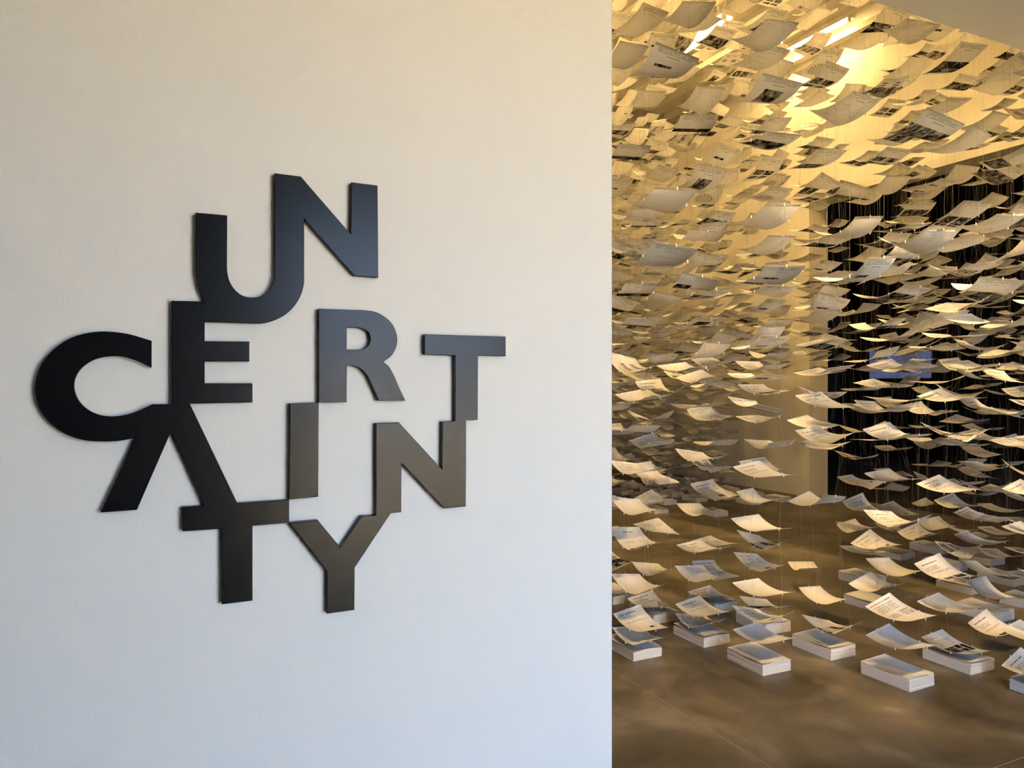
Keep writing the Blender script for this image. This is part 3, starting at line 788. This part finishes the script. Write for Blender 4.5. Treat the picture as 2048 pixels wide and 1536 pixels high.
for i in range(-4, 11):
    for j in range(0, 22):
        x, y = X0 + DXG * i, Y0 + DYG * j
        if x > 8.5 or y > 13.4:
            continue
        s = i + j
        have = by_col.get((i, j), [])
        u, v, d = project((x, y, 0))
        if s < 3:
            z, full = (3.9 if s >= 1 else 9), False
        elif s <= 6 and i <= 2:
            z, full = 0.2, True
        elif (i, j) in ((3, 0), (3, 1), (5, 4), (6, 3)):
            z, full = 0.2, True
        elif (i, j) in ((3, 2), (3, 3), (4, 2), (4, 1), (4, 0)):
            z, full = 1.2, False
        elif d < 7.6 and u > 1640:
            z, full = (0.2, True) if random.random() < .45 else (1.7, False)
            if random.random() < .25:
                z = 9
        elif d > 9.3 and u < 1470:
            z, full = (0.2, True) if random.random() < .8 else (9, False)
        elif d > 10.0 and u < 1600:
            z, full = 1.9, True
        else:
            z, full = random.uniform(1.45, 1.9) if random.random() < .6 else 9, False
        if z > 8 and not have:
            continue
        COLS.append((i, j, x, y))
        if full:
            EMPTYC.discard((i, j))
        z += random.uniform(0, .12)
        while z < 5.75:
            near = min([abs(z - h_) for h_ in have], default=9)
            skip = near < (0.15 if s > 3 else 0.19)
            if s <= 4 and z < 1.3 and have and random.random() < .55:
                skip = True
            if not skip:
                up = z > 1.65
                ALL.append(dict(i=i, j=j, loc=(x + random.gauss(0, .02), y + random.gauss(0, .02), z),
                                rot=(random.gauss(-.03, .10), random.gauss(-.12 if z > 1.8 else .06, .11), random.gauss(-.02, .09)),
                                k=min(2.8, max(.2, random.gauss(1.45, .55))), w=random.gauss(0, .9), c=random.gauss(0, 4),
                                top=random.choice(TOPS), bot=random.choice(BOTS), label=None, anchor=''))
            z += random.uniform(.15, .23) if z < 2.5 else random.uniform(.30, .55)
print('sheets', len(ALL), 'columns', len(COLS))

# which sheets show largest in the photograph
V, Fq, owner = [], [], []
for n_, s in enumerate(ALL):
    P = local_shape(s['k'], s['w'], s['c']) @ rot(*s['rot']).T + np.array(s['loc'])
    s['P'] = P
    b = len(V)
    rows = [0, 4, 8, 12, 16]
    for r in rows:
        V.append(P[r * NX].tolist())
        V.append(P[r * NX + 2].tolist())
    for r in range(4):
        Fq.append((b + 2 * r, b + 2 * r + 1, b + 2 * r + 3, b + 2 * r + 2))
        owner.append(n_)
bvh = BVHTree.FromPolygons([Vector(v) for v in V], Fq)
eye = Vector((0, 0, 1.65))
vis = []
for n_, s in enumerate(ALL):
    u, v, d = project(s['loc'])
    s['px'] = (u, v, d)
    if not (1180 < u < 2100 and -60 < v < 1600):
        s['score'] = 0
        continue
    hit = 0
    for r in range(0, NY, 2):
        for a in range(3):
            p = s['P'][r * NX + a] * .97 + np.array(s['loc']) * .03
            uu, vv, dd = project(p)
            if not (1226 < uu < 2048 and 0 < vv < 1536):
                continue
            dv = Vector(p) - eye
            h_ = bvh.ray_cast(eye, dv.normalized(), dv.length - .02)
            if h_[0] is None or owner[h_[2]] == n_:
                hit += 1
    c4 = [project(s['P'][q_]) for q_ in (0, 2, NV - 1, NV - 3)]
    ar = abs(sum(c4[q_][0] * c4[(q_ + 1) % 4][1] - c4[(q_ + 1) % 4][0] * c4[q_][1] for q_ in range(4))) / 2
    s['score'] = hit / 27 * (ar + 150)
    s['hit'] = hit
order = sorted([s for s in ALL if not s['label'] and s['score'] > 0], key=lambda s: -s['score'])
N_IND = 300 - len(SHEETS)
chosen = order[:N_IND]
anchors = [(s['px'], s['anchor']) for s in ALL if s['anchor']]
used = set(s['label'] for s in ALL if s['label'])
DIRW = ['right of', 'lower right of', 'below', 'lower left of', 'left of', 'upper left of', 'above', 'upper right of']
KIND = {'blank': 'blank', 'text': 'text', 'text_small': 'text', 'small_image': 'text', 'text_rows': 'text', 'header': 'header', 'text_photo': 'photo', 'half_photo': 'photo',
        'tool': 'drawing', 'plan': 'plan', 'dots': 'dot print'}
for s in chosen:
    u, v, d = s['px']
    seen = KIND.get(s['top'] if v > 768 else s['bot'], 'photo')
    size = 'large' if d < 4.6 else ('medium' if d < 7 else 'small')
    near = sorted(anchors, key=lambda a: (a[0][0] - u) ** 2 + (a[0][1] - v) ** 2)
    for a, name in near[:14]:
        ang = math.atan2(v - a[1], u - a[0])
        lab = '%s %s sheet %s %s' % (size, seen, DIRW[int(round(ang / (math.pi / 4))) % 8], name)
        if lab not in used:
            break
    used.add(lab)
    s['label'] = lab
ind = [s for s in ALL if s['label']]
rest = [s for s in ALL if not s['label']]
bead = MB().lathe([(.0016, -.007), (.0028, -.005), (.0028, .006), (.0014, .008)], 8).mesh('bead', M['bead'])
BEADS = [1, (NY - 1) * NX + 1, 6 * NX, 6 * NX + 2]
def hook(P, b):
    d = P[b] * np.array([1, 1, 0])
    return P[b] + d / np.linalg.norm(d) * .0045
for s in ind:
    R = rot(*s['rot'])
    P = local_shape(s['k'], s['w'], s['c']) @ R.T
    o = link('hanging_sheet', sheet_mesh('hanging_sheet', P, s['top'], s['bot']), None, s['loc'])
    tag(o, s['label'], 'paper', 'paper sheets hanging on threads')
    if s['px'][2] < 5.4:
        for b in BEADS:
            link('bead', bead, o, hook(P, b) - np.array([0, 0, .003]))

# the remaining sheets, too many to single out
nr = len(rest)
VV = np.concatenate([s['P'] for s in rest])
FF = (SF[None] + (np.arange(nr) * 2 * NV)[:, None, None]).reshape(-1, 4)
MI = np.zeros((nr, len(SF)), dtype=np.int32)
for n_, s in enumerate(rest):
    MI[n_, :] = PAGE_IX[s['top']]
    MI[n_, NQ:2 * NQ] = PAGE_IX[s['bot']]
me = bpy.data.meshes.new('hanging_sheets')
me.vertices.add(len(VV))
me.vertices.foreach_set('co', VV.astype(np.float32).ravel())
me.loops.add(FF.size)
me.loops.foreach_set('vertex_index', FF.ravel().astype(np.int32))
me.polygons.add(len(FF))
me.polygons.foreach_set('loop_start', np.arange(0, FF.size, 4, dtype=np.int32))
for m_ in PAGE.values():
    me.materials.append(m_)
me.polygons.foreach_set('material_index', MI.ravel())
me.polygons.foreach_set('use_smooth', np.tile(np.arange(len(SF)) < 2 * NQ, nr))
uvl = me.uv_layers.new(name='page')
uvl.data.foreach_set('uv', np.tile(UVV[SF.ravel()], (nr, 1)).astype(np.float32).ravel())
me.update(calc_edges=True)
me.validate()
tag(link('hanging_sheets', me), 'dense cloud of smaller paper sheets hanging through the depth of the hall', 'paper', 'paper sheets hanging on threads', 'stuff')

# threads: four per column, from bead to bead past the sheet edges and up to the battens
TV, TF = [], []
runs = {}
for s in ALL:
    runs.setdefault((s['i'], s['j']), []).append(s)
for key, ss in runs.items():
    ss.sort(key=lambda s_: s_['loc'][2])
    for b in BEADS:
        pts = [np.array(s_['loc']) + hook(s_['P'] - np.array(s_['loc']), b) for s_ in ss]
        pts.append(np.array([pts[-1][0], pts[-1][1], 6.37]))
        base = len(TV)
        for p in pts:
            for a in range(3):
                TV.append((p[0] + .0004 * math.cos(a * 2.094), p[1] + .0004 * math.sin(a * 2.094), p[2]))
        for g in range(len(pts) - 1):
            c = base + 3 * g
            TF += [(c + a, c + (a + 1) % 3, c + 3 + (a + 1) % 3, c + 3 + a) for a in range(3)]
m_ = MB()
m_.v, m_.f = TV, TF
tag(m_.build('hanging_threads', M['thread']), 'fine clear threads holding the paper sheets, running up to the ceiling', 'thread', None, 'stuff')

# ------------------------------------------------------------------ stacks of paper on the floor
def stack_mesh(h, seed):
    r = random.Random(seed)
    a, b = SW / 2, SL / 2
    base = []
    for k in range(4):
        base.append((-a + k * 2 * a / 4, -b))
    for k in range(6):
        base.append((a, -b + k * 2 * b / 6))
    for k in range(4):
        base.append((a - k * 2 * a / 4, b))
    for k in range(6):
        base.append((-a, b - k * 2 * b / 6))
    n = len(base)
    lay = 9
    p1, p2 = r.uniform(0, 6), r.uniform(0, 6)
    m_ = MB()
    z = 0.0
    for L_ in range(lay):
        dx, dy = r.gauss(0, .0006), r.gauss(0, .0007)
        for z_ in (z, z + h / lay - .0004):
            amp = .0045 * (z_ / h) ** 2
            for (x, y) in base:
                wob = amp * (math.sin(x * 28 + p1) + math.sin(y * 24 + p2))
                m_.v.append((x + dx, y + dy, z_ + wob))
        z += h / lay
    rings = 2 * lay
    for g in range(rings - 1):
        for k in range(n):
            m_.f.append((g * n + k, g * n + (k + 1) % n, (g + 1) * n + (k + 1) % n, (g + 1) * n + k))
    c = len(m_.v)
    top = m_.v[(rings - 1) * n:]
    m_.v.append((0, 0, sum(t_[2] for t_ in top) / n))
    m_.f += [((rings - 1) * n + k, (rings - 1) * n + (k + 1) % n, c) for k in range(n)]
    m_.f.append(tuple(range(n - 1, -1, -1)))
    return m_.mesh('pages', M['stack'])
STK = {(0, 3): 'bluish lit paper stack against the edge of the sign wall', (1, 3): 'paper stack second from left in the front rows, under a tan sheet',
       (1, 2): 'foremost left paper stack with open floor in front', (2, 2): 'paper stack in the middle, behind the gap between the two foremost stacks',
       (2, 1): 'foremost right paper stack with open floor in front', (3, 1): 'paper stack with a photo printed sheet lying over it',
       (3, 0): 'paper stack cut off by the right edge of the photo', (2, 3): 'dim paper stack behind the foremost left stack, under the hammock sheet',
       (1, 4): 'dim paper stack behind the bluish lit stack', (2, 4): 'dim paper stack half hidden behind two text sheets'}
vari = [stack_mesh(.058 + .003 * (k % 3), k) for k in range(6)]
tops = []
for k in range(4):
    r_ = random.Random(k)
    P = local_shape(r_.uniform(.05, .35), r_.uniform(-.15, .3), r_.uniform(-1, 2))
    tops.append(sheet_mesh('top_sheet', P, 'blank', 'blank'))
anch = []
todo = []
for (i, j, x, y) in COLS:
    if i + j < 3 or (i, j) in EMPTYC:
        continue
    u, v, d = project((x, y, 0))
    if 1200 < u < 2110 and d < 13:
        todo.append((d, i, j, x, y, u, v))
todo.sort()
for d, i, j, x, y, u, v in todo:
    n_ = i * 7 + j * 3
    t = empty('paper_stack', (x, y, 0), random.gauss(0, .03))
    link('pages', vari[n_ % 6], t)
    link('top_sheet', tops[n_ % 4], t, (0, 0, .0655 + .003 * (n_ % 3) - .003))
    lab = STK.get((i, j))
    if lab is None:
        near = sorted(anchors, key=lambda a: (a[0][0] - u) ** 2 + (a[0][1] - v) ** 2)
        for a, name in near[:14]:
            ang = math.atan2(v - a[1], u - a[0])
            lab = 'dim paper stack %s %s' % (DIRW[int(round(ang / (math.pi / 4))) % 8], name)
            if lab not in used:
                break
        used.add(lab)
    tag(t, lab, 'paper stack', 'stacks of paper on the hall floor')

# ------------------------------------------------------------------ things in the dark room
def screen_mat():
    k = NT('dim_blue_projection')
    o = k.obj()
    sp = k.n('ShaderNodeSeparateXYZ')
    k.put(sp.inputs[0], o)
    f = k.noise(o, 2.5, 4)
    col = k.ramp(f, [(0.3, (0.035, 0.045, 0.095)), (0.7, (0.06, 0.072, 0.14))])
    yl = k.m('MULTIPLY', sp.outputs[2], 9.0)
    line = k.m('LESS_THAN', k.m('FRACT', yl), 0.22)
    wd = k.noise(k.comb(k.m('MULTIPLY', sp.outputs[1], 9.0), k.m('FLOOR', yl), 0.0), 1.0, 2)
    ink = k.m('MULTIPLY', k.m('MULTIPLY', line, k.m('GREATER_THAN', wd, .60)), 0.5)
    col = k.mix(ink, col, (0.02, 0.025, 0.06))
    e = k.n('ShaderNodeEmission')
    k.put(e.inputs[0], col)
    e.inputs[1].default_value = 1.0
    k.put(k.out.inputs[0], e.outputs[0])
    return k.mat
t = empty('projection_screen', (DX1 - .12, 12.13, 1.79))
MB().box(-.01, .0, -.82, .82, 0, .68).build('picture', screen_mat(), t)
MB().box(0, .06, -.84, .84, -.02, .70).build('backing', M['black'], t)
tag(t, 'dim blue projection screen on the dark wall behind the doorway', 'screen')
def bistro(x, y, label):
    t = empty('bistro_table', (x, y, 0))
    MB().lathe([(.27, 0), (.28, .006), (.28, .018), (.05, .03)], 24).build('base', M['black'], t)
    MB().tube((0, 0, .02), (0, 0, 1.07), .028, 12).build('pole', M['black'], t)
    MB().lathe([(.22, 1.06), (.30, 1.07), (.30, 1.095), (.29, 1.10)], 28).build('table_top', M['black'], t)
    tag(t, label, 'table', 'high tables in the dark room')
bistro(15.2, 13.1, 'black high table in the dark room beside the doorway edge')
bistro(13.4, 10.8, 'black high table in the dark room left of the blue screen')
def stool(x, y, rz, label):
    t = empty('bar_stool', (x, y, 0), rz)
    MB().lathe([(.15, .74), (.18, .75), (.18, .785), (.16, .79)], 20).build('seat', M['black'], t)
    for a in range(4):
        c, s = math.cos(a * math.pi / 2 + .785), math.sin(a * math.pi / 2 + .785)
        MB().tube((c * .22, s * .22, 0), (c * .13, s * .13, .75), .013, 8).build('leg', M['black'], t)
    m_ = MB()
    for a in range(4):
        c, s = math.cos(a * math.pi / 2 + .785) * .19, math.sin(a * math.pi / 2 + .785) * .19
        m_.tube((c, s, .26), (-s, c, .26), .009, 6)
    m_.build('footrest', M['black'], t)
    tag(t, label, 'stool', 'stools in the dark room')
bistro(11.0, 7.1, 'black high table in the dark room behind the right part of the doorway')
stool(10.95, 6.6, .3, 'black bar stool in the dark room, right of the high table')
stool(11.5, 7.4, .9, 'black bar stool in the dark room, behind the high table')
